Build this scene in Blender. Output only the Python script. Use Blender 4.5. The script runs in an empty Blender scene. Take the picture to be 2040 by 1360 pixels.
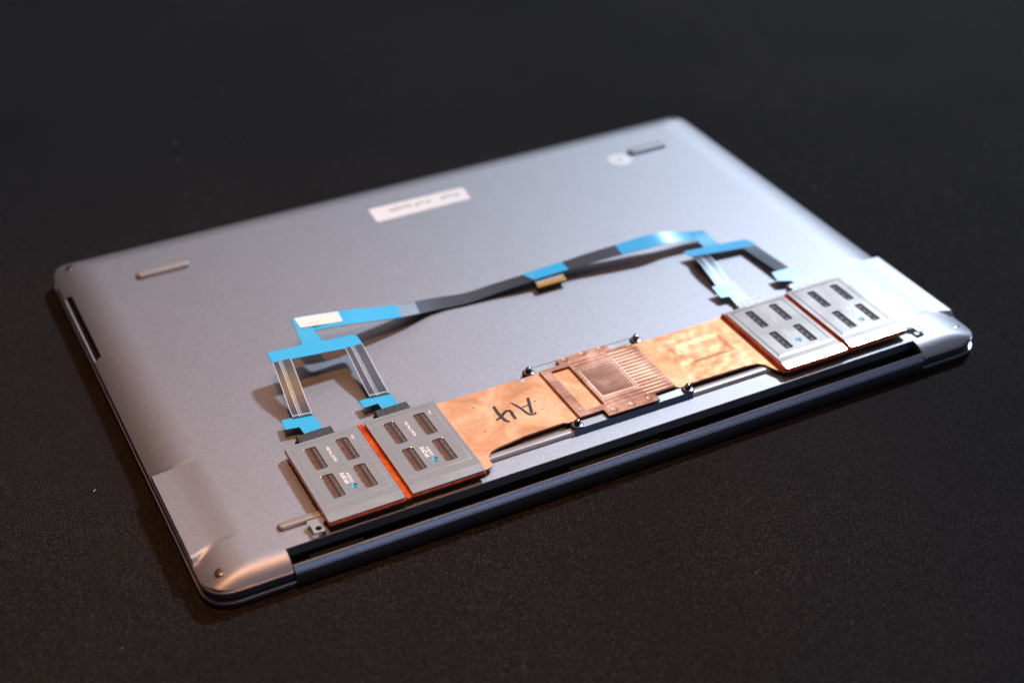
import bpy, bmesh, math, random
from mathutils import Vector, Matrix, noise
random.seed(7)
S = bpy.context.scene
COL = S.collection
ZO = 7.2            # mm: height of the base rim above the cloth; all lengths below are millimetres

# ------------------------------------------------------------------ camera
cam = bpy.data.cameras.new('camera'); co = bpy.data.objects.new('camera', cam); COL.objects.link(co)
R = Matrix(((0.89129254, -0.45336365, -0.00768197), (0.26288918, 0.50287611, 0.82341053), (-0.36944132, -0.73591917, 0.56739412))).transposed()
co.matrix_world = Matrix.Translation((-0.0755339, -0.3931907, 0.3761814 + ZO / 1000)) @ R.to_4x4()
cam.sensor_width = 36; cam.lens = 52.298; cam.clip_start = 0.02; cam.clip_end = 60
cam.dof.use_dof = True; cam.dof.focus_distance = 0.594; cam.dof.aperture_fstop = 5.4; cam.dof.aperture_blades = 9
S.camera = co

# ------------------------------------------------------------------ world and lamps (a dim hall, a cool key, a warm ceiling lamp)
w = bpy.data.worlds.new('World'); S.world = w; w.use_nodes = True
bg = w.node_tree.nodes['Background']; bg.inputs[0].default_value = (0.55, 0.62, 1.0, 1); bg.inputs[1].default_value = 0.028
def area(name, loc, target, size, power, color, sy=None):
    l = bpy.data.lights.new(name, 'AREA'); l.shape = 'RECTANGLE' if sy else 'DISK'; l.size = size
    if sy: l.size_y = sy
    l.energy = power; l.color = color
    o = bpy.data.objects.new(name, l); COL.objects.link(o); o.location = loc
    o.rotation_euler = (Vector(target) - Vector(loc)).to_track_quat('-Z', 'Y').to_euler(); return o
area('key_lamp', (3.19, 2.16, 3.5), (0.17, 0.1, 0), 0.46, 268, (0.71, 0.85, 1.0))
def spot(name, loc, target, radius, power, color, ang, blend):
    l = bpy.data.lights.new(name, 'SPOT'); l.energy = power; l.color = color; l.shadow_soft_size = radius
    l.spot_size = math.radians(ang); l.spot_blend = blend
    o = bpy.data.objects.new(name, l); COL.objects.link(o); o.location = loc
    o.rotation_euler = (Vector(target) - Vector(loc)).to_track_quat('-Z', 'Y').to_euler(); return o
spot('warm_spot_lamp', (0.06, 0.16, 1.5), (0.02, 0.04, 0), 0.10, 68, (1.0, 0.42, 0.13), 26, 1.0)
area('room_wall_fill', (1.15, 2.1, 2.15), (0.17, 0.1, 0), 2.8, 15, (1.0, 0.84, 0.84), 3.0)  # unseen panel added so the steel shells reflect an even room tone
area('front_room_fill', (0.8, -2.0, 1.15), (0.17, 0.1, 0), 1.3, 8, (0.60, 0.69, 1.0), 0.9)  # unseen bluish fill added for the hinge bar and front edge to reflect
S.view_settings.view_transform = 'Standard'; S.view_settings.look = 'None'
S.view_settings.exposure = 0; S.view_settings.gamma = 1

# ------------------------------------------------------------------ materials
class NT:
    def __init__(s, name):
        s.m = bpy.data.materials.new(name); s.m.use_nodes = True; s.t = s.m.node_tree
        s.b = s.t.nodes['Principled BSDF']
        s.tc = s.t.nodes.new('ShaderNodeTexCoord')
    def n(s, typ, **k):
        d = s.t.nodes.new(typ)
        for a, v in k.items(): setattr(d, a, v)
        return d
    def l(s, a, b): s.t.links.new(a, b)
    def noise(s, scale, detail=2, rough=.5, vec=None, dist=0):
        d = s.n('ShaderNodeTexNoise'); d.inputs['Scale'].default_value = scale; d.inputs['Detail'].default_value = detail
        d.inputs['Roughness'].default_value = rough; d.inputs['Distortion'].default_value = dist
        s.l(vec or s.tc.outputs['Object'], d.inputs['Vector']); return d.outputs['Fac']
    def ramp(s, fac, stops):
        d = s.n('ShaderNodeValToRGB'); e = d.color_ramp.elements
        e[0].position, e[0].color = stops[0][0], (*stops[0][1], 1)
        e[1].position, e[1].color = stops[-1][0], (*stops[-1][1], 1)
        for p, c in stops[1:-1]:
            x = e.new(p); x.color = (*c, 1)
        s.l(fac, d.inputs[0]); return d.outputs[0]
    def mapr(s, fac, a, b, lo=0, hi=1):
        d = s.n('ShaderNodeMapRange'); d.inputs['From Min'].default_value = lo; d.inputs['From Max'].default_value = hi
        d.inputs['To Min'].default_value = a; d.inputs['To Max'].default_value = b
        s.l(fac, d.inputs['Value']); return d.outputs[0]
    def mix(s, fac, a, b, mode='MIX'):
        d = s.n('ShaderNodeMix', data_type='RGBA', blend_type=mode)
        if isinstance(fac, (int, float)): d.inputs[0].default_value = fac
        else: s.l(fac, d.inputs[0])
        for i, x in ((6, a), (7, b)):
            if isinstance(x, tuple): d.inputs[i].default_value = (*x, 1)
            else: s.l(x, d.inputs[i])
        return d.outputs[2]
    def bump(s, h, strength, dist=.0001):
        d = s.n('ShaderNodeBump'); d.inputs['Strength'].default_value = strength; d.inputs['Distance'].default_value = dist
        s.l(h, d.inputs['Height']); s.l(d.outputs[0], s.b.inputs['Normal']); return d
    def scaled(s, v):
        d = s.n('ShaderNodeMapping'); d.inputs['Scale'].default_value = v; s.l(s.tc.outputs['Object'], d.inputs[0]); return d.outputs[0]
def mat(name, color, rough=.5, metal=0, spec=.5, **k):
    t = NT(name); t.b.inputs['Base Color'].default_value = (*color, 1); t.b.inputs['Roughness'].default_value = rough
    t.b.inputs['Metallic'].default_value = metal; t.b.inputs['Specular IOR Level'].default_value = spec
    for a, v in k.items(): t.b.inputs[a.replace('_', ' ')].default_value = v
    return t
def wear(t, base, amt=.12, scale=900, bump=.05, rough=None, rvar=.08):
    f = t.noise(scale, 3)
    g = t.noise(scale / 30, 3)
    c = t.mix(f, tuple(x * (1 - amt) for x in base), tuple(min(1, x * (1 + amt)) for x in base))
    c = t.mix(t.mapr(g, 0, .5, .35, .75), c, tuple(x * (1 - amt * 1.3) for x in base))
    t.l(c, t.b.inputs['Base Color'])
    if rough is not None: t.l(t.mapr(g, rough - rvar, rough + rvar, .3, .7), t.b.inputs['Roughness'])
    if bump: t.bump(f, bump, .00005)
    return t.m

# sand-blasted anodised aluminium: fine sparkle grain
t = mat('anodised_aluminium', (.46, .46, .49), .5, 1.0)
g1 = t.noise(2600, 2); g2 = t.noise(14, 3)
c = t.ramp(g1, [(.25, (.235, .233, .254)), (.5, (.305, .303, .33)), (.78, (.41, .408, .44))])
c = t.mix(t.mapr(g2, 0, .12, .3, .8), c, (.35, .348, .38)); t.l(c, t.b.inputs['Base Color'])
t.l(t.mapr(g1, .48, .56, .3, .7), t.b.inputs['Roughness']); t.bump(g1, .3, .00004); ALU = t.m
t = mat('dark_anodised_aluminium', (.20, .21, .25), .42, 1.0)
g1 = t.noise(2400, 2); t.l(t.ramp(g1, [(.3, (.15, .165, .195)), (.7, (.30, .325, .37))]), t.b.inputs['Base Color']); t.bump(g1, .2, .00004); ALU_D = t.m
POL = wear(mat('polished_chamfer', (.55, .55, .6), .45, 1.0), (.55, .55, .6), .06, 1500, .02, .45, .05)
CAV = wear(mat('black_plastic_cavity', (.007, .007, .008), .6, 0, .25), (.007, .007, .008), .2, 1200, .05, .6)
CAV2 = wear(mat('slot_shade_black', (.006, .005, .005), .9, 0, .05), (.006, .005, .005), .2, 1200, .05)  # black that paints in the shade inside the side slot
SILF = wear(mat('silvered_film', (.24, .27, .31), .42, .8), (.24, .27, .31), .1, 900, .05, .42)
LIP = wear(mat('inner_metal_lip', (.16, .15, .15), .4, 1), (.16, .15, .15), .1, 1500, .02, .35)
RUB = wear(mat('foot_rubber', (.34, .33, .34), .36, .35, .7), (.34, .33, .34), .1, 1800, .06, .36)
# copper
def copper(name, a, b, cc, rough, streak=False, metal=1.0, big=55, stain=.5):
    t = mat(name, b, rough, metal)
    n1 = t.noise(big, 5, .62, dist=.6); n2 = t.noise(420, 4, .6); n3 = t.noise(130, 3, .6, dist=1.2)
    c = t.ramp(n1, [(.32, a), (.5, b), (.68, cc)])
    c = t.mix(t.mapr(n3, 0, stain * .45, .52, .85), c, tuple(x * .62 for x in a))
    c = t.mix(t.mapr(n2, 0, .36, .45, .8), c, cc)
    if streak:
        st = t.noise(2200, 3, .6, vec=t.scaled((.045, 1, 1)))
        c = t.mix(t.mapr(st, 0, .5, .4, .7), c, tuple(x * .55 for x in a))
        t.bump(st, .35, .00006)
    else:
        sp = t.noise(1500, 3, .7); mx = t.n('ShaderNodeMath', operation='ADD'); t.l(n2, mx.inputs[0]); t.l(sp, mx.inputs[1])
        t.bump(mx.outputs[0], .17, .00009)
    t.l(c, t.b.inputs['Base Color'])
    t.l(t.mapr(n1, rough - .05, rough + .06, .3, .7), t.b.inputs['Roughness'])
    return t.m
CU = copper('hand_worn_copper', (.44, .185, .08), (.59, .28, .14), (.71, .41, .25), .5, metal=.9)
CU_B = copper('brushed_dark_copper', (.27, .11, .07), (.40, .19, .125), (.58, .32, .23), .42, True)
CU_S = copper('dark_square_copper', (.18, .08, .058), (.27, .13, .092), (.40, .215, .155), .45, True)
CU_L = copper('bright_copper', (.55, .30, .20), (.68, .42, .31), (.8, .56, .44), .4)
# steel shells of the cooling modules
t = mat('brushed_stainless_steel', (.56, .54, .53), .34, 1.0)
st = t.noise(1800, 3, .6, vec=t.scaled((.06, 1, 1))); lg = t.noise(70, 3)
t.l(t.ramp(st, [(.3, (.58, .585, .58)), (.7, (.66, .665, .66))]), t.b.inputs['Base Color'])
t.l(t.mapr(lg, .18, .22, .3, .7), t.b.inputs['Roughness']); t.bump(lg, .025, .0005); STEEL = t.m
STEEL_M = wear(mat('matte_steel', (.4, .4, .4), .42, 1), (.4, .4, .4), .1, 1400, .15, .4)
BLKST = wear(mat('blackened_steel', (.05, .06, .085), .3, 1), (.05, .06, .085), .2, 900, .1, .3)
t = mat('kapton_tape', (.78, .13, .01), .18, 0, .6, Coat_Weight=.5)
n = t.noise(260, 3); t.l(t.ramp(n, [(.3, (.50, .055, .004)), (.7, (.88, .17, .012))]), t.b.inputs['Base Color']); t.bump(n, .3, .0002); KAP = t.m
t = mat('window_mica', (.16, .12, .10), .3, 0, .6)
n = t.noise(500, 4, .7); n2 = t.noise(1900, 2)
t.l(t.mix(t.mapr(n2, 0, .5, .5, .7), t.ramp(n, [(.3, (.085, .068, .06)), (.7, (.22, .165, .13))]), (.04, .03, .03)), t.b.inputs['Base Color']); MICA = t.m
MICA2 = wear(mat('smoky_window_film', (.03, .027, .031), .6, 0, .15), (.03, .027, .031), .3, 500, .1, .6)
SLOT = wear(mat("dark_membrane_slot", (.03, .02, .017), .35), (.03, .02, .017), .3, 700, .1, .35)
ORB = wear(mat("amber_membrane_cell", (.26, .09, .035), .3, .2), (.26, .09, .035), .5, 600, .3, .3)
GRID = wear(mat('membrane_grid_line', (.07, .06, .055), .4), (.07, .06, .055), .3, 900, .1, .4)
INK = wear(mat('white_print', (.92, .95, .98), .5), (.92, .95, .98), .03, 900, 0)
CYAN = wear(mat('cyan_print', (.10, .55, .75), .4), (.10, .55, .75), .05, 900, 0)
NAVY = wear(mat('navy_print', (.01, .05, .12), .4), (.01, .05, .12), .05, 900, 0)
PEN = wear(mat('black_marker_ink', (.012, .008, .014), .4), (.012, .008, .014), .3, 900, 0)
REDP = wear(mat('red_pen_mark', (.30, .05, .06), .5), (.30, .05, .06), .2, 900, 0)
PEN2 = wear(mat('faint_grey_print', (.35, .35, .36), .6), (.35, .35, .36), .1, 900, 0)
PAPER = wear(mat('white_label_paper', (.93, .89, .87), .55), (.93, .89, .87), .03, 600, .08, .55)
BLUE = wear(mat('blue_coverlay', (.035, .50, .90), .30, 0, .5), (.035, .50, .90), .05, 300, .12, .30, .05)
BASEF = wear(mat('dark_flex_film', (.12, .15, .19), .34, .7, .6), (.085, .10, .125), .12, 500, .1, .36, .06)
TRACE = wear(mat('silver_trace', (.42, .5, .58), .5, .8), (.42, .5, .58), .1, 900, 0, .5)
GOLD = wear(mat('gold_contacts', (.85, .52, .13), .35, 1), (.85, .52, .13), .1, 900, .1, .35)
GREY = wear(mat('grey_connector_plastic', (.42, .43, .46), .4), (.42, .43, .46), .1, 900, .1, .4)
t = mat('black_foam_tape', (.03, .03, .032), .5, 0, .6)
n = t.noise(700, 3, .7); t.l(t.ramp(n, [(.4, (.010, .010, .012)), (.7, (.045, .045, .05))]), t.b.inputs['Base Color']); t.bump(n, .6, .0004); FOAM = t.m
SCR = wear(mat('dark_chrome_screw', (.22, .21, .22), .2, 1), (.22, .21, .22), .1, 900, .1, .2, .05)
BRASS = wear(mat('screw_bronze', (.25, .19, .13), .3, 1), (.25, .19, .13), .1, 900, .1, .3)
# cloth
t = mat('black_woven_cloth', (.02, .019, .02), .9, 0, .1)
rot = t.n('ShaderNodeMapping'); rot.inputs['Rotation'].default_value = (0, 0, math.radians(27)); t.l(t.tc.outputs['Object'], rot.inputs[0])
def wave(axis, sc):
    d = t.n('ShaderNodeTexWave', bands_direction=axis); d.inputs['Scale'].default_value = sc; d.inputs['Distortion'].default_value = 1.4
    d.inputs['Detail'].default_value = 1; d.inputs['Detail Scale'].default_value = 3; t.l(rot.outputs[0], d.inputs[0]); return d.outputs['Fac']
w1 = wave('X', 520); w2 = wave('Y', 470)
mm = t.n('ShaderNodeMath', operation='MULTIPLY'); t.l(w1, mm.inputs[0]); t.l(w2, mm.inputs[1])
n1 = t.noise(2300, 2, .6); n2 = t.noise(9, 4); n3 = t.noise(1300, 2, .5)
c = t.mix(mm.outputs[0], (.0045, .0034, .0034), (.0175, .0138, .0138))
c = t.mix(t.mapr(n1, 0, .9, .54, .76), c, (.13, .108, .108))
c = t.mix(t.mapr(n2, 0, .5, .35, .75), c, (.0075, .006, .0063))
t.l(c, t.b.inputs['Base Color'])
ad = t.n('ShaderNodeMath', operation='ADD'); t.l(mm.outputs[0], ad.inputs[0]); t.l(n3, ad.inputs[1]); t.bump(ad.outputs[0], .7, .00025)
CLOTH = t.m

# ------------------------------------------------------------------ mesh helpers (millimetres in, metres out)
def link(name, me, parent=None, mats=(), smooth=35):
    for m in mats: me.materials.append(m)
    if smooth:
        me.shade_smooth(); me.set_sharp_from_angle(angle=math.radians(smooth))
    o = bpy.data.objects.new(name, me); COL.objects.link(o); o.parent = parent; return o
def empty(name, label, cat):
    o = bpy.data.objects.new(name, None); COL.objects.link(o); o['label'] = label; o['category'] = cat; o.empty_display_size = .01; return o
def W(x, y, z): return (x / 1000, y / 1000, (z + ZO) / 1000)
class MB:
    def __init__(s): s.v = []; s.f = []; s.mi = []
    def add(s, vs, fs, mi=0):
        o = len(s.v); s.v += [W(*q) for q in vs]; s.f += [tuple(i + o for i in f) for f in fs]; s.mi += [mi] * len(fs); return s
    def box(s, x0, x1, y0, y1, z0, z1, c=0, mi=0):
        """box with a chamfered top edge of size c"""
        if c <= 0:
            vs = [(x, y, z) for z in (z0, z1) for x, y in ((x0, y0), (x1, y0), (x1, y1), (x0, y1))]
            return s.add(vs, [(3, 2, 1, 0), (4, 5, 6, 7), (0, 1, 5, 4), (1, 2, 6, 5), (2, 3, 7, 6), (3, 0, 4, 7)], mi)
        vs = [(x, y, z0) for x, y in ((x0, y0), (x1, y0), (x1, y1), (x0, y1))] + [(x, y, z1 - c) for x, y in ((x0, y0), (x1, y0), (x1, y1), (x0, y1))] \
            + [(x, y, z1) for x, y in ((x0 + c, y0 + c), (x1 - c, y0 + c), (x1 - c, y1 - c), (x0 + c, y1 - c))]
        fs = [(3, 2, 1, 0), (8, 9, 10, 11)]
        for k in (0, 4):
            for i in range(4): j = (i + 1) % 4; fs.append((k + i, k + j, k + 4 + j, k + 4 + i))
        return s.add(vs, fs, mi)
    def prism(s, out, z0, z1, c=0, mi=0, top=True):
        """vertical prism over a convex/concave outline, chamfer c at the top edge"""
        n = len(out); a = [(x, y, z0) for x, y in out]
        if c > 0:
            ins = offset(out, -c); vs = a + [(x, y, z1 - c) for x, y in out] + [(x, y, z1) for x, y in ins]; L = 3
        else: vs = a + [(x, y, z1) for x, y in out]; L = 2
        fs = [tuple(reversed(range(n))), tuple(range((L - 1) * n, L * n))]
        for k in range(L - 1):
            for i in range(n): j = (i + 1) % n; fs.append((k * n + i, k * n + j, (k + 1) * n + j, (k + 1) * n + i))
        return s.add(vs, fs, mi)
    def build(s, name, mats, parent=None, smooth=35):
        me = bpy.data.meshes.new(name); me.from_pydata(s.v, [], s.f)
        for p, i in zip(me.polygons, s.mi): p.material_index = i
        return link(name, me, parent, mats if isinstance(mats, (list, tuple)) else [mats], smooth)
def offset(out, d):
    """move a CCW outline outward by d"""
    r = []; n = len(out)
    for i in range(n):
        p, q, s_ = Vector(out[i - 1]), Vector(out[i]), Vector(out[(i + 1) % n])
        e1, e2 = (q - p).normalized(), (s_ - q).normalized()
        n1, n2 = Vector((e1.y, -e1.x)), Vector((e2.y, -e2.x)); m = n1 + n2
        k = m.length_squared; m = m * (2 / k) if k > .3 else m; r.append(tuple(q + m * d))
    return r
def rounded(pts, radii, seg=5):
    """round the corners of a polygon; radii = number or list"""
    r = []; n = len(pts)
    for i in range(n):
        rad = radii[i] if isinstance(radii, (list, tuple)) else radii
        q = Vector(pts[i]); a = Vector(pts[i - 1]) - q; b = Vector(pts[(i + 1) % n]) - q
        if rad <= 0: r.append(tuple(q)); continue
        rad = min(rad, a.length * .48, b.length * .48)
        a = q + a.normalized() * rad; b = q + b.normalized() * rad
        for k in range(seg + 1):
            u = k / seg; r.append(tuple(a * (1 - u) ** 2 + q * 2 * u * (1 - u) + b * u * u))
    return r
def rect(x0, x1, y0, y1, r=0, seg=5): 
    p = [(x0, y0), (x1, y0), (x1, y1), (x0, y1)]
    return rounded(p, r, seg) if r else p
def sheet(name, out, zf, thick, mats, parent=None, holes=(), xc=(), yc=(), smooth=35, matf=None, bottom=None):
    """a sheet of the given thickness over an outline with holes, cut along x = xc and y = yc, its top at zf(x, y)"""
    bm = bmesh.new()
    def loop(ps):
        vs = [bm.verts.new((x, y, 0)) for x, y in ps]
        return [bm.edges.new((vs[i], vs[(i + 1) % len(vs)])) for i in range(len(vs))], vs
    if holes:
        ed = loop(out)[0]
        for h in holes: ed += loop(h)[0]
        bmesh.ops.triangle_fill(bm, use_beauty=True, use_dissolve=False, edges=ed)
    else: bm.faces.new(loop(out)[1])
    for ax, cuts in ((0, xc), (1, yc)):
        for cval in cuts:
            cp = [0, 0, 0]; cp[ax] = cval; no = [0, 0, 0]; no[ax] = 1
            bmesh.ops.bisect_plane(bm, geom=bm.verts[:] + bm.edges[:] + bm.faces[:], plane_co=cp, plane_no=no, dist=1e-5)
    bm.normal_update()
    if sum(f.normal.z * f.calc_area() for f in bm.faces) < 0: bmesh.ops.reverse_faces(bm, faces=bm.faces[:])
    bm.verts.index_update(); n = len(bm.verts)
    top = [(v.co.x, v.co.y, zf(v.co.x, v.co.y)) for v in bm.verts]
    bot = [(x, y, (bottom if bottom is not None else z - thick)) for x, y, z in top]
    F = []; MI = []
    for f in bm.faces:
        ids = [v.index for v in f.verts]; F.append(tuple(ids)); c_ = f.calc_center_median(); MI.append(matf(c_.x, c_.y) if matf else 0)
        F.append(tuple(n + i for i in reversed(ids))); MI.append(0)
    for e in bm.edges:
        if len(e.link_faces) == 1:
            lp = e.link_faces[0].loops
            for l in lp:
                if l.edge == e: a, b = l.vert.index, l.link_loop_next.vert.index; break
            F.append((b, a, n + a, n + b)); MI.append(0)
    bm.free()
    me = bpy.data.meshes.new(name); me.from_pydata([W(*q) for q in top + bot], [], F)
    for p, i in zip(me.polygons, MI): p.material_index = i
    return link(name, me, parent, mats if isinstance(mats, (list, tuple)) else [mats], smooth)
def bevel(o, w_, seg=2, ang=40):
    m = o.modifiers.new('edge_rounding', 'BEVEL'); m.width = w_ / 1000; m.segments = seg; m.limit_method = 'ANGLE'; m.angle_limit = math.radians(ang); m.use_clamp_overlap = True
    m.harden_normals = False; return o
def cat(p, n):
    """Catmull-Rom through stations (tuples of numbers), n steps each"""
    r = []
    for i in range(len(p) - 1):
        a, b, c, d = p[max(i - 1, 0)], p[i], p[i + 1], p[min(i + 2, len(p) - 1)]
        for k in range(n):
            u = k / n
            r.append(tuple(.5 * (2 * q + (s_ - p_) * u + (2 * p_ - 5 * q + 4 * s_ - t_) * u * u + (3 * q - p_ - 3 * s_ + t_) * u ** 3) for p_, q, s_, t_ in zip(a, b, c, d)))
    r.append(tuple(p[-1])); return r
def ribbon(name, st, u0, u1, thick, m, parent, lift=0, inset=0, n=8):
    """thin strip between two edges; st = (ax,ay,az, bx,by,bz) stations, the part from station u0 to u1"""
    pts = cat(st, n); N = len(pts) - 1; K = len(st) - 1
    def at(u):
        f = min(max(u / K * N, 0), N - 1e-6); i = int(f); k = f - i
        return [a * (1 - k) + b * k for a, b in zip(pts[i], pts[i + 1])]
    cnt = max(2, int(round((u1 - u0) * n))); V = []; F = []
    for j in range(cnt + 1):
        q = at(u0 + (u1 - u0) * j / cnt); a = Vector(q[:3]); b = Vector(q[3:]); q2 = at(min(u0 + (u1 - u0) * j / cnt + .02, K)); q1 = at(max(u0 + (u1 - u0) * j / cnt - .02, 0))
        d = Vector(q2[:3]) + Vector(q2[3:]) - Vector(q1[:3]) - Vector(q1[3:]); w_ = (b - a).normalized(); nn = w_.cross(d).normalized()
        if nn.z < 0: nn = -nn
        a += w_ * inset; b -= w_ * inset
        V += [a + nn * (lift + thick), b + nn * (lift + thick), b + nn * lift, a + nn * lift]
    s_ = 1 if (Vector(V[1]) - Vector(V[0])).cross(Vector(V[4]) - Vector(V[0])).z > 0 else -1
    for j in range(cnt):
        o = j * 4
        for i in range(4):
            k = (i + 1) % 4; f = (o + i, o + k, o + 4 + k, o + 4 + i); F.append(f if s_ > 0 else f[::-1])
    F += [(3, 2, 1, 0), (cnt * 4, cnt * 4 + 1, cnt * 4 + 2, cnt * 4 + 3)]
    return MB().add([tuple(v) for v in V], F).build(name, m, parent)
def text(name, body, size, x, y, z, ang, m, parent, flipx=False, sx=1, bold=0):
    cu = bpy.data.curves.new('t', 'FONT'); cu.body = body; cu.size = size / 1000; cu.extrude = .00001; cu.offset = bold / 1000
    o = bpy.data.objects.new('t', cu); COL.objects.link(o); bpy.context.view_layer.update()
    me = bpy.data.meshes.new_from_object(o.evaluated_get(bpy.context.evaluated_depsgraph_get())); bpy.data.objects.remove(o)
    me.transform(Matrix.Translation(W(x, y, z)) @ Matrix.Rotation(math.radians(ang), 4, 'Z') @ Matrix.Diagonal((sx, 1, 1, 1)))
    me.name = name; me.materials.clear(); return link(name, me, parent, [m], 0)
def stroke(mb, pts, w_, z, mi=0, h=.03):
    pts = cat([(x, y, ww) for x, y, ww in pts], 6) if len(pts) > 2 else pts
    L = []; Rr = []
    for i, (x, y, ww) in enumerate(pts):
        a = Vector(pts[max(i - 1, 0)][:2]); b = Vector(pts[min(i + 1, len(pts) - 1)][:2]); d = (b - a).normalized(); nn = Vector((-d.y, d.x)) * w_ * ww / 2
        L.append((x + nn.x, y + nn.y)); Rr.append((x - nn.x, y - nn.y))
    n = len(L); vs = [(x, y, z + h) for x, y in L] + [(x, y, z + h) for x, y in Rr] + [(x, y, z) for x, y in L] + [(x, y, z) for x, y in Rr]
    fs = []
    for i in range(n - 1): fs += [(n + i, n + i + 1, i + 1, i), (i, i + 1, 2 * n + i + 1, 2 * n + i), (n + i + 1, n + i, 3 * n + i, 3 * n + i + 1)]
    fs += [(0, 2 * n, 3 * n, n), (n - 1, 2 * n - 1, 4 * n - 1, 3 * n - 1)]; mb.add(vs, fs, mi)
def disc(mb, x, y, prof, seg=20, mi=0):
    """lathe: prof = [(r, z), ...] from the outside bottom up to the middle"""
    vs = []; fs = []; n = len(prof)
    for r, z in prof:
        for k in range(seg): a = 2 * math.pi * k / seg; vs.append((x + r * math.cos(a), y + r * math.sin(a), z))
    for i in range(n - 1):
        for k in range(seg): j = (k + 1) % seg; fs.append((i * seg + k, i * seg + j, (i + 1) * seg + j, (i + 1) * seg + k))
    fs.append(tuple(range((n - 1) * seg, n * seg))); mb.add(vs, fs, mi); return mb
def frange(a, b, st):
    r = []; 
    while a < b - 1e-6: r.append(a); a += st
    return r

# ------------------------------------------------------------------ the table top under its black cloth
def clothz(x, y): return -ZO + .12 * math.sin(x / 61 + y / 97) * math.sin(y / 73 - x / 140) - .12
cl = sheet('tablecloth', [(-1500, -900), (2600, -900), (2600, 3000), (-1500, 3000)], clothz, 4, CLOTH, None, xc=frange(-400, 1000, 20), yc=frange(-400, 900, 20), smooth=60)
cl['kind'] = 'structure'

# ================================================================== LAPTOP
LX, LY = 355.4, 252.2
lap = empty('laptop', 'grey metal laptop lying upside down on the black cloth, cooling assembly on its underside', 'laptop')
def sm(a, b, x):
    u = min(max((x - a) / (b - a), 0), 1); return u * u * (3 - 2 * u)
def cz(x, y):
    dx = max(min(x, LX - x), 0); yb = max(LY - y, 0); yf = max(y, 0)
    side = 4.0 * max(0, 1 - dx / 21) ** 2.4
    port = 1.1 * (1 - sm(5, 21, dx)) + .25 * max(0, 1 - dx / 6)
    c0 = 19.3 + .55 * min(dx, 9)
    k = sm(c0 - 1.1, c0 + 1.1, y) * (1 - sm(73.2, 75.6, y))
    ds = side * (1 - k) + min(port, 9) * k
    db = 4.0 * max(0, 1 - yb / 15) ** 2.2; df = 4.0 * max(0, 1 - yf / 9.0) ** 2.5
    d = (ds ** 2.6 + db ** 2.6 + df ** 2.6) ** (1 / 2.6)
    return 4.5 - min(d, 4.15)
body = rounded([(0, 0), (LX, 0), (LX, LY), (0, LY)], 12, 8)
i0 = 9
out = [p for p in body[:9]]
out = body[0:9] + [(32, 0), (32, 8.2)] + [(323, 8.2), (323, 0)] + body[9:36]
# slot in the left edge, far part
new = []
for k, p in enumerate(out): new.append(p)
new += [(0, 222), (3.3, 220.6), (3.3, 165.8), (0, 164.4)]
fx = frange(1, 24, 1.15); fxs = sorted(set([round(v, 3) for v in fx] + [round(LX - v, 3) for v in fx] + [round(v, 2) for v in frange(28, 330, 13)]))
fy = [.8, 1.8, 2.8, 3.8, 4.8, 5.8, 6.8, 8.3, 10, 12] + [round(v, 2) for v in frange(17.5, 26.5, .55)] + [32, 44, 58, 66] + [round(v, 2) for v in frange(71.5, 77.5, .5)] \
    + [round(v, 2) for v in frange(84, 232, 12)] + [round(LY - v, 2) for v in frange(.8, 17, 1.15)]
cov = sheet('bottom_cover', new, cz, 0, ALU, lap, xc=fxs, yc=sorted(fy), bottom=.12, smooth=42)
bevel(cov, .28, 2, 42)
# base rim and screen lid
ob = offset(body, -.15)
mb = MB().prism(ob[0:9] + [(31.9, .15), (31.9, 8.9), (323.1, 8.9), (323.1, .15)] + ob[9:], -3.4, .1); mb.build('base_chassis', ALU_D, lap)
mb = MB(); prof = [(.25, 0.02, 0), (.0, -.22, 0)]
rim = MB()
def ring(mb, o1, o2, z1, z2):
    # open chain round the body, from the right end of the hinge to its left end
    def ch(o): return [(323.2, o[9][1])] + o[9:] + o[:9] + [(31.8, o[8][1])]
    o1, o2 = ch(o1), ch(o2)
    n = len(o1); vs = [(x, y, z1) for x, y in o1] + [(x, y, z2) for x, y in o2]
    mb.add(vs, [(i, i + 1, n + i + 1, n + i) for i in range(n - 1)])
def chamfer_ring(name, z, wdt, h, ex=0):
    """a polished chamfer running round the body: outer wall, sloping face, inner top"""
    mb = MB(); a = offset(body, .45 + ex); b = offset(body, .28); n = len(body)
    c = offset(body, -.9); pr = [(a, z - .9), (a, z - .5), (offset(body, .38 + ex), z - .22), (offset(body, .18 + ex), z - .06), (offset(body, -.1), z), (c, z), (c, z - .9), (a, z - .9)]
    for (p, z1), (q, z2) in zip(pr, pr[1:]): ring(mb, p, q, z1, z2)
    return mb.build(name, POL, lap, 60)
chamfer_ring('rim_trim', .22, .5, .28)
mb = MB().prism(offset(body, .6), -ZO + .08, -4.55, .3); mb.build('screen_lid', ALU_D, lap)
chamfer_ring('lid_trim', -4.3, .5, .3, .55)
# vent opening and hinge cover
mb = MB().box(32.1, 322.9, -.2, 8.7, -3.9, -3.0); mb.box(32.1, 322.9, 8.3, 8.7, -3.2, 4.05); mb.box(32.0, 32.3, .6, 7.7, -3.2, .1); mb.build('vent_cavity', CAV, lap)
mb = MB()
prof = [(-.9, -ZO + .3), (-1.1, -6.4), (-1.1, -1.1), (-1.0, -.75), (.85, 1.85), (1.1, 2.0), (1.3, 1.9), (1.6, .6), (2.3, .75), (2.6, .6), (2.7, -3.0), (.2, -3.0), (.2, -ZO + .3)]
hx0, hx1 = 32.4, 322.6; n = len(prof)
vs = [(hx0, y, z) for y, z in prof] + [(hx1, y, z) for y, z in prof]
fs = [tuple(range(n)), tuple(reversed(range(n, 2 * n)))] + [((i + 1) % n, i, n + i, n + (i + 1) % n) for i in range(n)]
mis = [0, 0] + [0] * n
mb.add(vs, fs)
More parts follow.
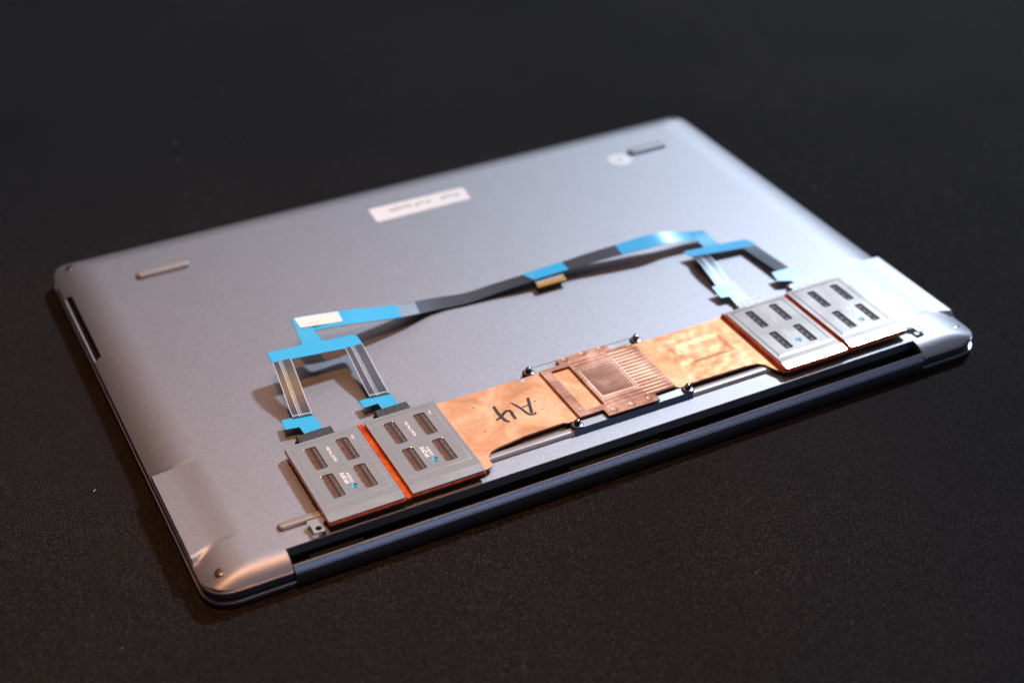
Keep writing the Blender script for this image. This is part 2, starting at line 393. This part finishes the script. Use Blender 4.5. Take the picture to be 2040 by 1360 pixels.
for i in range(n):
    if 4 <= i <= 4: mb.mi[2 + i] = 1
    if 6 <= i <= 6: mb.mi[2 + i] = 2
    if i in (5, 7, 8): mb.mi[2 + i] = 3
hc = mb.build('hinge_cover', [ALU_D, POL, LIP, CAV], lap, 25)
mb = MB()
for x0, x1 in ((40, 62), (150, 192), (262, 300)): MB().box(x0, x1, 4.4, 7.2, -3.1, -1.2, .3).build('vent_rib', CAV, lap)
mb = MB().box(.5, 3.36, 165.0, 221.4, .0, .27); mb.build('side_slot_shade', CAV2, lap)  # solid black strip standing in for the shaded slot interior
# edge of the vent in bare metal
MB().box(32.2, 322.8, 8.02, 8.22, 4.0, 4.42, .08).build('vent_edge', POL, lap)
# feet
def foot(x0, x1, yc_, wd, z0, z1):
    o = rect(x0, x1, yc_ - wd / 2, yc_ + wd / 2, wd * .62, 8); a = offset(o, -.25); b = offset(o, -.8); c2 = offset(o, -1.15)
    n = len(o); vs = [(x, y, z0) for x, y in o] + [(x, y, z1 - .75) for x, y in a] + [(x, y, z1 - .12) for x, y in b] + [(x, y, z1) for x, y in c2]
    fs = [tuple(range(3 * n, 4 * n))]
    for k in range(3):
        for i in range(n): j = (i + 1) % n; fs.append((k * n + i, k * n + j, (k + 1) * n + j, (k + 1) * n + i))
    return MB().add(vs, fs).build('rubber_foot', RUB, lap, 60)
foot(33, 322, 19.6, 4.6, 4.4, 6.0)
foot(33.5, 59.5, 218.2, 5.6, 4.3, 6.3); foot(302.2, 325.5, 218.2, 5.6, 4.3, 6.3)
# cover screws, each in its dimple
def cover_screw(x, y):
    z = cz(x, y) + .03; mb = MB()
    disc(mb, x, y, [(2.3, z - .5), (2.3, z + .02), (2.0, z + .06), (1.75, z - .0)], 24)
    o = mb.build('screw', [BLKST], lap)
    mb = MB(); disc(mb, x, y, [(1.75, z - .3), (1.7, z + .0), (1.45, z + .16), (.8, z + .2), (.62, z + .02), (.2, z + .02)], 24)
    mb.build('screw_head', [BRASS], o)
    return o
for x, y in ((7.4, 8.6), (348.0, 9.6), (8.4, 243.6), (347.2, 243.6)): cover_screw(x, y)
# stickers
zl = 4.53
lb = MB(); lb.prism(rounded([(154.2, 213.0), (206.2, 213.2), (207.6, 226.0), (155.0, 227.0)], 1.5), zl, zl + .12); lb = lb.build('name_label', PAPER, lap)
for s_, x in (('Proof', 202.5), ('P.o.P', 186.5), ('Sample', 176.5)): text('lettering', s_, 4.6, x, 222.4, zl + .14, 182, PEN, lb, sx=.95)
mb = disc(MB(), 294.8, 214.4, [(6.6, zl), (6.6, zl + .1), (6.3, zl + .14)], 40); rs = mb.build('round_sticker', PAPER, lap)
text('lettering', 'K', 4.4, 296.2, 216.2, zl + .16, 180, REDP, rs)

# ================================================================== COOLING ASSEMBLY
asm = empty('cooling_assembly', 'copper plate with four steel cooling modules and blue flex cable, on the laptop', 'cooling assembly')
PZ0, PZ = 6.15, 7.0
pl = [(50.5, 10.5), (116, 12.2), (118.4, 12.4), (119.9, 13.8), (119.9, 16.4), (120.6, 19.0), (123, 21.3), (127, 22.4), (139.5, 24.0), (157, 24.4), (158.6, 23.4),
      (163.6, 23.4), (165, 24.2), (200, 24), (211, 24), (211.6, 22.9), (216.4, 22.9), (217.4, 23.6), (247, 23.2), (250.5, 22.2), (252.6, 20.4), (253.8, 17.0), (255.2, 14.0), (257.5, 12.6), (321, 11.5), (321, 58.6), (257.6, 58.4), (257.6, 59.3),
      (220, 59.2), (155, 59.2), (119, 59.4), (117, 59.9), (116.5, 58.8), (51, 58)]
def pz(x, y):
    z = PZ
    if 215 < x < 256:                       # pressed rectangle and dents right of the cold plate
        u = sm(226.2, 227.4, x) * (1 - sm(246.5, 247.6, x)) * sm(35.6, 36.8, y) * (1 - sm(48.6, 49.8, y)); z -= .32 * u
        z += (.22 * noise.noise((x * .22, y * .22, 3)) + .10 * noise.noise((x * .6, y * .6, 9))) * sm(216, 222, x) * (1 - sm(250, 256, x))
        u = sm(222.2, 224, x) * (1 - sm(224, 226, x)); z += .3 * u * math.exp(-((y - 46) / 2.2) ** 2)
    if 120 < x < 162: z += .05 * math.sin(x * .33) * math.sin(y * .27)
    return z
cp = sheet('copper_plate', pl, pz, PZ - PZ0, CU, asm, xc=frange(118, 162, 3) + frange(212, 257, .9), yc=frange(14, 58, .9), smooth=50)
# handwritten A4, upside down
mb = MB(); hz = PZ + .05
stroke(mb, [(152.0, 46.0, 1.1), (150.3, 41, 1.1), (148.7, 36.0, 1.1)], 1.25, hz)
stroke(mb, [(144.2, 46.2, .45), (145.2, 43.4, 1), (146.2, 40.4, 1), (146.8, 37.2, 1), (147.7, 35.4, .95), (149.6, 35.0, .8), (150.4, 35.7, .7)], 1.1, hz + .012)
stroke(mb, [(146.2, 41.0, .8), (149.9, 41.5, .9)], .8, hz + .006)
stroke(mb, [(136.8, 47.2, 1), (136.4, 43.4, 1.15), (136.5, 39.6, 1.15), (136.9, 36.6, 1.1), (138.0, 34.9, .8)], 1.25, hz)
stroke(mb, [(133.6, 38.3, .7), (136.2, 39.4, 1), (138.2, 40.9, 1.1), (140.0, 42.0, 1.1), (141.4, 41.4, 1.1), (141.4, 39.6, 1.2), (141.1, 37.4, 1.15), (141.1, 35.5, 1)], 1.2, hz + .008)
mk = mb.build('handwriting', PEN, cp, 0)
disc(MB(), 155.2, 57.9, [(1.3, PZ), (1.3, PZ + .08), (1.1, PZ + .1)], 16).build('solder_spot', STEEL_M, cp)
for x, y in ((154, 36.5), (126.5, 34), (153.6, 42.6), (222, 34), (129, 50)): disc(MB(), x, y, [(.35, PZ), (.3, PZ + .09)], 8).build('pit_mark', SLOT, cp)

# raised, grooved cold plate in the middle
bo = [(164.2, 23.4), (175.2, 23.4), (175.2, 18.8), (199.3, 18.6), (199.6, 23.3), (210.0, 23.6), (210.2, 56.0), (207.8, 59.3), (199.2, 59.3), (199.0, 63.4), (174.6, 63.3), (174.2, 59.3), (164.2, 59.0)]
BZ = 8.0
def groove(c_, y, half=.32): return max(0, 1 - abs(y - c_) / half)
gr_r = [25.5 + 2.15 * i for i in range(15)]     # ridge lines right of the square
def bz(x, y):
    z = BZ
    inr = sm(177.9, 178.6, x) * (1 - sm(206.5, 209.6, x))
    if x > 177.9 and 24 < y < 58.6:
        if not (178.7 < x < 196.4 and 30.4 < y < 53.0):
            f = ((y - 24.4) / 2.25) % 1; tri = 1 - abs(2 * f - 1)
            dep = .16 if x > 196.4 else .07
            z -= dep * sm(.0, .55, 1 - tri) * inr
            if x > 203.8: z += .0
    if 179.9 < x < 195.1 and 31.9 < y < 51.6: z = BZ - .02
    elif 179.2 < x < 195.8 and 31.2 < y < 52.3: z = BZ - .30
    elif 178.7 < x < 196.4 and 30.6 < y < 52.9: z = BZ + .02
    return z
xs = [177.95, 178.3, 178.7, 178.72, 179.2, 179.22, 179.88, 179.9, 195.1, 195.12, 195.78, 195.8, 196.4, 196.42, 203, 206.5, 208, 209.6]
ys = sorted([24.4 + 2.25 * (i + f) for i in range(16) for f in (0, .12, .26, .5, .74, .88)] + [30.6, 30.62, 31.2, 31.22, 31.88, 31.9, 51.6, 51.62, 52.3, 52.32, 52.9, 52.92])
blk = sheet('cold_plate', bo, bz, 0, [CU_B, CU_L, CU_S], asm, holes=[rect(168.6, 177.4, 26.6, 56.7, .5, 3)], xc=xs, yc=[y for y in ys if 23.5 < y < 58.9], bottom=PZ + .03, smooth=20,
            matf=lambda x, y: 1 if ((178.7 < x < 196.4 and 30.6 < y < 52.9) and not (179.9 < x < 195.1 and 31.9 < y < 51.6)) else (2 if (179.9 < x < 195.1 and 31.9 < y < 51.6) else 0))
for x, y in ((179.2, 21.3), (187.5, 21.2), (195.8, 21.2), (178.2, 61.6), (186.9, 61.8), (195.6, 61.8)):
    mb = MB(); disc(mb, x, y, [(1.5, BZ - .3), (1.5, BZ + .04), (1.35, BZ + .1), (1.15, BZ + .04), (.5, BZ + .05)], 20); mb.build('weld_dot', CU_B, blk)
    mb = MB()
    for k in range(16):
        if random.random() < .8:
            a = k * math.pi / 8; mb.box(x + 1.5 * math.cos(a) - .11, x + 1.5 * math.cos(a) + .11, y + 1.5 * math.sin(a) - .11, y + 1.5 * math.sin(a) + .11, BZ - .1, BZ + .075)
    d_ = mb.build('weld_pit', SLOT, blk)
# mounting brackets and their captive screws
def bracket(y0, y1, yf0, yf1):
    # steel strip under the cold plate with round ears, and a black flange along its outer side
    o = rounded([(158.6, y0 + .6), (163.5, y0), (211.5, y0), (216.6, y0 + .6), (216.6, y1 - .4), (211.5, y1), (163.5, y1), (158.6, y1 - .4)], [1.6, 0, 0, 1.6, 1.6, 0, 0, 1.6])
    b = MB().prism(o, 6.2, 6.62).build('mounting_bracket', STEEL_M, asm); return b
b1 = bracket(18.4, 22.9, 0, 0)
fp = [(16.75, 4.62), (17.0, 4.62), (18.3, 6.9), (18.05, 6.9)]; fv = [(x, y, z) for x in (158.6, 214.6) for y, z in fp]
MB().add(fv, [(3, 2, 1, 0), (4, 5, 6, 7), (0, 1, 5, 4), (1, 2, 6, 5), (2, 3, 7, 6), (3, 0, 4, 7)]).build('flange', BLKST, b1)
MB().box(157.2, 218.0, 23.0, 23.36, 4.9, 6.9).build('inner_flange', BLKST, b1)
b2 = bracket(59.4, 64.2, 0, 0)
MB().box(159.5, 215.5, 64.25, 64.6, 4.8, 6.6).build('flange', BLKST, b2)
def cap_screw(x, y, par):
    z = 6.65; mb = MB(); disc(mb, x, y, [(2.7, z - 1.6), (2.7, z + .25), (2.45, z + .42), (1.3, z + .36), (1.25, z + .3)], 28)
    o = mb.build('captive_screw', [BLKST], par)
    mb = MB(); disc(mb, x, y, [(2.35, z + .3), (2.3, z + .62), (1.9, z + .74), (1.2, z + .8)], 28); mb.build('retaining_ring', SCR, o)
    mb = MB()
    pr = [(1.15, z + .6)]
    for k in range(6): pr += [(1.12, z + .9 + k * .32), (.86, z + 1.06 + k * .32)]
    pr += [(.8, z + 2.9), (.45, z + 3.0)]
    disc(mb, x, y, pr, 18); mb.build('thread', SCR, o)
cap_screw(161.3, 20.6, b1); cap_screw(214.1, 20.6, b1); cap_screw(160.5, 61.8, b2); cap_screw(213.3, 61.8, b2)

# the four cooling modules
MZ = 9.5
def module(x0, x1, y0, y1, wx, wy, kind, cx0, cx1):
    """shell with four windows; wx = two (x0,x1) ranges, wy = two (y0,y1) ranges"""
    holes = [rect(a, b, c_, d, .9, 4) for a, b in wx for c_, d in wy]
    st_ = .09 if kind == 0 else .2
    ix0, ix1, iy0, iy1 = x0 + 2.2, x1 - 2.2, y0 + 8.6, y1 - 2.0
    def mz(x, y):
        u = sm(ix0 - .35, ix0 + .35, x) * (1 - sm(ix1 - .35, ix1 + .35, x)) * sm(iy0 - .35, iy0 + .35, y) * (1 - sm(iy1 - .35, iy1 + .35, y))
        z = MZ - st_ + st_ * u
        e = y - y0
        if e < 8.2: z += .012 * (8.2 - e)
        if e < 4.2: z -= .135 * (4.2 - e)
        return z
    m = sheet('cooling_module', rect(x0, x1, y0, y1, .8, 4), mz, 0, STEEL, asm, holes=holes,
              xc=[ix0 - .35, ix0 - .12, ix0 + .12, ix0 + .35, ix1 - .35, ix1 - .12, ix1 + .12, ix1 + .35], yc=[y0 + .8, y0 + 2.1, y0 + 4.19, y0 + 4.21, y0 + 6.5, y0 + 8.0, iy0 - .35, iy0 - .12, iy0 + .12, iy0 + .35, iy1 - .35, iy1 - .12, iy1 + .12, iy1 + .35],
              bottom=7.75, smooth=0)
    bevel(m, .16, 2, 50)
    MB().prism(rect(x0 - .1, x1 + .1, y0 - .35, y1 + .1, .8, 4), PZ + .04, 8.0, .1).build('tape_wrap', KAP, m)
    for a, b in wx:
        for c_, d in wy:
            mb = MB(); f = 9.02 if kind == 0 else 9.0
            mb.box(a - .3, b + .3, c_ - .3, d + .3, 8.05, f, 0, 0)
            mid = (a + b) / 2 - (.1 if kind == 0 else 0)
            if kind == 0:
                mb.box(mid - .15, mid + 1.15, c_ - .2, d + .2, f, f + .03, 0, 1)
                y = c_ + .2
                while y < d - .2:
                    h = random.uniform(.5, 1.1); dx = random.uniform(-.15, .15)
                    mb.box(mid - 1.25 + dx, mid - .15 + dx * .5, y, min(y + h, d), f, f + random.uniform(.05, .16), .03, 2); y += h + random.uniform(.1, .3)
                for k in range(1, 5): yy = c_ + (d - c_) * k / 5; mb.box(a - .2, b + .2, yy - .06, yy + .06, f, f + .045, 0, 3)
                for xx in (a + .9, b - .8): mb.box(xx - .05, xx + .05, c_ - .2, d + .2, f, f + .04, 0, 3)
            else:
                for k in range(4):
                    yy = c_ + (d - c_) * (k + .5) / 4; mb.box(mid - .75, mid + .75, yy - 1.05, yy + .75, f, f + .05, 0, 1)
                    mb.box(mid - .3, mid + .5, yy + .3, yy + .95, f + .05, f + .12, .02, 2)
                mb.box(mid - 1.3, mid - 1.15, c_, d, f, f + .05, 0, 3); mb.box(mid + 1.15, mid + 1.3, c_, d, f, f + .05, 0, 3)
            mb.build('window', [MICA if kind == 0 else MICA2, SLOT, ORB, GRID], m, 0)
    # print on the shell: reads from the hinge side towards the far side
    xm = (wx[0][1] + wx[1][0]) / 2; z = MZ + .03; ys = wy[0][0]
    text('lettering', 'AirJet\u00ae Mini Slim', 1.85, xm + .45, ys + 20.3, z, 90, INK, m, sx=.79, bold=.045)
    text('lettering', 'FRORE', 2.35, xm - .15, ys + 5.9, z, 90, INK, m, sx=.98, bold=.09)
    text('lettering', 'SYSTEMS', 1.55, xm + 1.55, ys + 5.9, z, 90, INK, m, sx=1.0, bold=.05)
    text('lettering', 'c', .9, wx[1][1] + 2.4, wy[1][0] + 11.4, z, 90, INK, m, bold=.02); text('lettering', 'RU', 1.6, wx[1][1] + 2.6, wy[1][0] + 12.1, z, 90, INK, m, sx=.8, bold=.06); text('lettering', 'us', .9, wx[1][1] + 2.6, wy[1][0] + 14.0, z, 90, INK, m, bold=.02)
    mb = MB(); cx, cy = xm + .45, ys + 3.6; q = 1.75
    def tri(a, b, c_, mi): mb.add([(cx + a[0], cy + a[1], z + .01), (cx + b[0], cy + b[1], z + .01), (cx + c_[0], cy + c_[1], z + .01)], [(0, 1, 2)] if (b[0] - a[0]) * (c_[1] - a[1]) - (b[1] - a[1]) * (c_[0] - a[0]) > 0 else [(0, 2, 1)], mi)
    tri((-q, -.3), (-.1, -q * .9), (0, .1), 0); tri((-q, -.3), (-.9, 1.0), (0, .1), 0); tri((-.9, 1.0), (.5, q), (0, .1), 0)
    tri((q, .9), (.5, q * .55), (0, .1), 1); tri((q, .9), (q * .8, -.5), (0, .1), 1); tri((q * .8, -.5), (1.0, -q * .9), (0, .1), 0); tri((-.1, -q * .9), (1.0, -q), (0, .1), 1); tri((-.9, 1.0), (-1.3, .5), (-.4, .4), 1)
    mb.build('logo', [CYAN, NAVY], m, 0)
    # foam-covered plug at the far side
    c1 = y1 + (cx0[1] if isinstance(cx0, tuple) else 0)
    mb = MB(); yb0 = y1 + .25
    mb.prism(rounded([(cx0, yb0), (cx1, yb0), (cx1 + .2, yb0 + 6.2), (cx0 + .3, yb0 + 6.0)], .7, 3), 6.3, 8.3, .3)
    mb.build('foam_plug', FOAM if kind == 0 else PLUG2, m)
    mb = MB().box(cx0 - .5, cx1 + .3, yb0 + .1, yb0 + 5.2, 5.4, 6.26); mb.build('plug_socket', CAV, m)
    return m
t = mat('clear_film_over_plug', (.42, .44, .47), .28, .3, .8); n = t.noise(900, 3, .7); t.bump(n, .8, .0005)
t.l(t.ramp(n, [(.35, (.25, .27, .30)), (.65, (.75, .78, .8))]), t.b.inputs['Base Color']); PLUG2 = t.m
module(50, 81, 9.2, 58.4, ((56.4, 61.3), (69.5, 74.6)), ((20.5, 35.2), (39.1, 53.6)), 0, 56.8, 72)
module(84.2, 115, 9.9, 59.4, ((90.3, 95.2), (103.3, 108.4)), ((20.9, 35.6), (39.6, 54.1)), 0, 91, 105.6)
module(257.6, 289, 11.0, 58.8, ((265.3, 269.2), (278, 281.9)), ((22.6, 36.2), (40.8, 54.5)), 1, 266.5, 279)
module(291.6, 321.6, 11.6, 60.0, ((299.5, 303.4), (312.1, 316)), ((22.8, 36.8), (41.3, 55.1)), 1, 296.5, 309.4)
# kapton strips between and beside the modules
def strip(x0, x1, y0, y1, z0, z1):
    mb = MB(); xm = (x0 + x1) / 2
    prof = [(x0, z0), (x0 + .15, z1 - .35), (x0 + .5, z1), (xm - .15, z1 - .5), (xm + .15, z1 - .35), (x1 - .5, z1 - .1), (x1 - .1, z1 - .5), (x1, z0)]
    n = len(prof); vs = [(x, y0, z) for x, z in prof] + [(x, y1, z) for x, z in prof]
    mb.add(vs, [tuple(range(n)), tuple(reversed(range(n, 2 * n)))] + [((i + 1) % n, i, n + i, n + (i + 1) % n) for i in range(n)])
    return mb.build('kapton_strip', KAP, asm)
strip(81.35, 83.85, 9.2, 59.8, PZ + .05, 8.5); strip(289.35, 291.25, 11.2, 59.6, PZ + .05, 8.6)
mb = MB(); mb.add([(255.9, 11.4, PZ + .05), (257.2, 11.4, PZ + .05), (257.2, 11.4, 8.9), (256.8, 11.4, 8.9), (255.9, 59.4, PZ + .05), (257.2, 59.4, PZ + .05), (257.2, 59.4, 8.9), (256.8, 59.4, 8.9)],
       [(0, 1, 2, 3), (7, 6, 5, 4), (0, 3, 7, 4), (3, 2, 6, 7), (2, 1, 5, 6), (1, 0, 4, 5)]); mb.build('kapton_strip', KAP, asm)
# end tabs with a screw hole
def tab(pts, hx, hy, z, hr=1.25):
    hole = [(hx + hr * math.cos(-k * math.pi / 10), hy + hr * math.sin(-k * math.pi / 10)) for k in range(20)]
    o = sheet('corner_tab', rounded(pts, .8, 4), lambda x, y: z, .55, STEEL_M, asm, holes=[hole]); bevel(o, .1, 2); return o
tab([(43.6, 8.4), (48.4, 8.2), (48.6, 12.5), (51, 14.2), (51, 16.4), (43.3, 16.2), (43.1, 13.6), (43.9, 13)], 46.2, 10.6, 6.75)
tab([(327.3, 9.7), (331.9, 10.2), (332.3, 15.8), (327.0, 17.8), (324, 19.2), (320, 19), (320, 15.6), (324.8, 15.2), (327.2, 13.6)], 329.6, 12.8, 6.75)

# flex cable: two yokes, their legs and the long ribbon between them
flx = MB().box(195.4, 210.0, 120.6, 125.2, 6.6, 7.5).build('flex_cable', BASEF, asm)
def lz(x, y): return 16.6 - (x - 62) * .078 + 1.9 * sm(115, 128, y)
yl = rounded([(62.5, 105.5), (103, 104.4), (103.6, 114.2), (89.5, 113.7), (88.2, 114.6), (87.6, 121.2), (87.6, 133.0), (80.6, 133.2), (78.8, 114.3), (62.8, 114.0)], [.6, .3, 3.6, 1.2, .6, .6, 0, 1.2, .8, 2.2], 5)
k1 = sheet('yoke', yl, lz, .18, BASEF, flx, xc=frange(60, 104, 2), yc=frange(106, 133, 1.5), smooth=60)
ins = offset(yl, -.18); sheet('coverlay', ins, lambda x, y: lz(x, y) + .06, .05, BLUE, flx, xc=frange(60, 104, 2), yc=frange(106, 133, 1.5), smooth=60)
def rz(x, y): return 8.2 - (x - 271) * .033 + 1.1 * sm(110, 126, y)
yr = rounded([(270.2, 113.3), (271.3, 107.6), (306.0, 103.3), (306.2, 108.6), (303.6, 111.2), (290.2, 112.2), (289.6, 125.6), (282.0, 127.2), (281.8, 113.4), (281.4, 112.6)], [.4, .4, .4, 1.6, 2.0, 1.4, 1.6, 0, .4, .4], 5)
sheet('yoke', yr, rz, .18, BASEF, flx, xc=frange(270, 307, 2), yc=frange(104, 126, 1.3), smooth=60)
sheet('coverlay', offset(yr, -.15), lambda x, y: rz(x, y) + .06, .05, BLUE, flx, xc=frange(270, 307, 2), yc=frange(104, 126, 1.3), smooth=60)
ST = [(87.4, 132.9, lz(87.4, 132) - .1, 87.4, 121.3, lz(87.4, 121.3) - .1), (105.6, 130.6, 15.2, 101.4, 119.2, 15.4), (130.1, 132.0, 9.6, 128.4, 121.4, 9.8), (147.9, 135.0, 6.0, 145.7, 125.1, 6.1), (164.2, 132.8, 5.4, 161.9, 124.3, 5.5), (179.0, 133.0, 5.9, 177.3, 123.9, 6.8), (192.9, 132.5, 6.7, 194.4, 123.1, 8.5),
      (215.2, 133.1, 7.4, 213.8, 123.4, 8.8), (229, 132.6, 8.6, 228, 122.4, 9.8), (243.3, 131.3, 9.9, 241.5, 121.0, 10.6), (256, 130.6, 11.0, 254.4, 119.9, 11.0), (268.0, 128.9, 11.5, 267.6, 120.6, 10.0), (282.1, 127.1, rz(282, 127) - .1, 281.9, 118.6, rz(282, 118.6) - .1)]
ribbon('ribbon', ST, 0, 12, .14, BASEF, flx)
ribbon('coverlay', ST, 0, 2.0, .06, BLUE, flx, .15, .12); ribbon('coverlay', ST, 6.05, 7.0, .09, BLUE, flx, .3, -.05); ribbon('coverlay', ST, 9.0, 12, .06, BLUE, flx, .15, .1)
ribbon('trace', ST, 2.0, 2.5, .05, SILF, flx, .15, .25)
# middle plug under the ribbon
MB().box(195.6, 210.2, 120.4, 129, 7.55, 8.0, .05).build('middle_plug', GREY, flx)
mb = MB()
for k in range(22): mb.box(195.6 + k * .62, 196.0 + k * .62, 118.5, 120.3, 7.7, 7.95)
mb.box(195.1, 209.9, 118.2, 120.35, 7.2, 7.69); mb.build('gold_contact', GOLD, flx)
# legs down to the modules
def leg(a0, b0, z0, a1, b1, z1, bulge, skew=1, traces=True):
    st = []
    for k in range(7):
        u = k / 6; e = u
        z = z0 + (z1 - z0) * (u * u * (3 - 2 * u) * .55 + u * .45) + bulge * math.sin(math.pi * u ** skew)
        st.append((a0[0] + (a1[0] - a0[0]) * u, a0[1] + (a1[1] - a0[1]) * u, z, b0[0] + (b1[0] - b0[0]) * u, b0[1] + (b1[1] - b0[1]) * u, z - .05))
    ribbon('cable_leg', st, 0, 6, .14, BASEF, flx)
    if not traces: return
    for f0, f1 in ((.0, .035), (.33, .37), (.42, .45), (.50, .52), (.96, 1.0)):
        s2 = [tuple([p[i] + (p[i + 3] - p[i]) * f0 for i in range(3)] + [p[i] + (p[i + 3] - p[i]) * f1 for i in range(3)]) for p in st]
        ribbon('trace', s2, .03, 5.9, .04, TRACE, flx, .145)
    s2 = st; ribbon('trace', s2, 5.62, 5.72, .05, TRACE, flx, .15, .1)
leg((62.7, 105.8), (70.6, 105.3), 16.45, (60.3, 76.4), (68.3, 75.0), 8.1, -.3)
leg((94.8, 105.2), (102.6, 104.8), 14.0, (93.5, 75.0), (101.9, 73.9), 8.1, -.3)
leg((271.5, 107.6), (278.8, 106.7), 8.1, (268.6, 80.8), (275.9, 80.6), 7.3, 1.7, .6)
leg((298.6, 104.4), (305.8, 103.5), 7.1, (300.4, 78.4), (307.2, 77.9), 7.7, -.1, 1, False)
def tag_(pts, z0, z1):
    ya, yb = max(p[1] for p in pts), min(p[1] for p in pts)
    zf = lambda x, y: z1 + (z0 - z1) * (y - yb) / (ya - yb)
    sheet('plug_tape', pts, zf, .3, BASEF, flx, yc=frange(yb + 1, ya, 2)); sheet('coverlay', offset(pts, -.04), lambda x, y: zf(x, y) + .07, .06, BLUE, flx, yc=frange(yb + 1, ya, 2))
tag_([(60.8, 64.8), (69.0, 65.0), (68.6, 76.2), (55.7, 77.8), (54.8, 70.9), (60.6, 69.9)], 7.8, 8.0)
tag_([(94.9, 65.0), (102.6, 65.2), (102.0, 74.9), (88.7, 75.4), (88.6, 69.7), (94.8, 69.9)], 7.8, 8.0)
tag_([(268.8, 66.0), (276.6, 66.0), (276.6, 80.4), (265.0, 80.2), (264.8, 72.3), (269.0, 71.6)], 8.7, 6.3)
tag_([(301.5, 64.2), (308.8, 64.0), (309.4, 77.6), (296.6, 78.0), (295.7, 71.6), (301.8, 69.2)], 8.5, 6.8)
# white paper label on the left yoke
LS = [(82.0, 132.2, lz(82, 132) + .2, 82.2, 124.4, lz(82, 124.4) + .2), (87.4, 132.0, lz(87.4, 132) + .22, 87.6, 124.0, lz(87.4, 124) + .3), (101.5, 130.2, 15.95, 100.6, 121.9, 15.95)]
fl = ribbon('part_label', LS, 0, 2, .05, PAPER, flx, .05)
mb = MB()
for k in range(18):
    if k in (6, 12): continue
    x = 85 + k * .62; mb.box(x, x + .4, 126.3 - k * .03, 127.2 - k * .03, 16.6 - k * .028, 16.72 - k * .028)
mb.build('print', PEN2, flx)

# ------------------------------------------------------------------ specks of lint on the cloth
mb = MB()
for k in range(46):
    x, y = random.uniform(-120, 560), random.uniform(-160, 470)
    if -4 < x < LX + 4 and -4 < y < LY + 4: continue
    a = random.uniform(0, 3.14); L = random.choice((.3, .4, .5, .6, 1.1)); wd = random.uniform(.08, .16); c_, s_ = math.cos(a), math.sin(a)
    z = -ZO + .05
    mb.add([(x - L * c_, y - L * s_, z), (x + wd * s_, y - wd * c_, z + .1), (x + L * c_, y + L * s_, z + .05), (x - wd * s_, y + wd * c_, z + .16)], [(0, 1, 2, 3)])
ln = mb.build('lint', PAPER, None, 0); ln['kind'] = 'stuff'; ln['label'] = 'tiny pale lint specks scattered over the black cloth'; ln['category'] = 'lint'
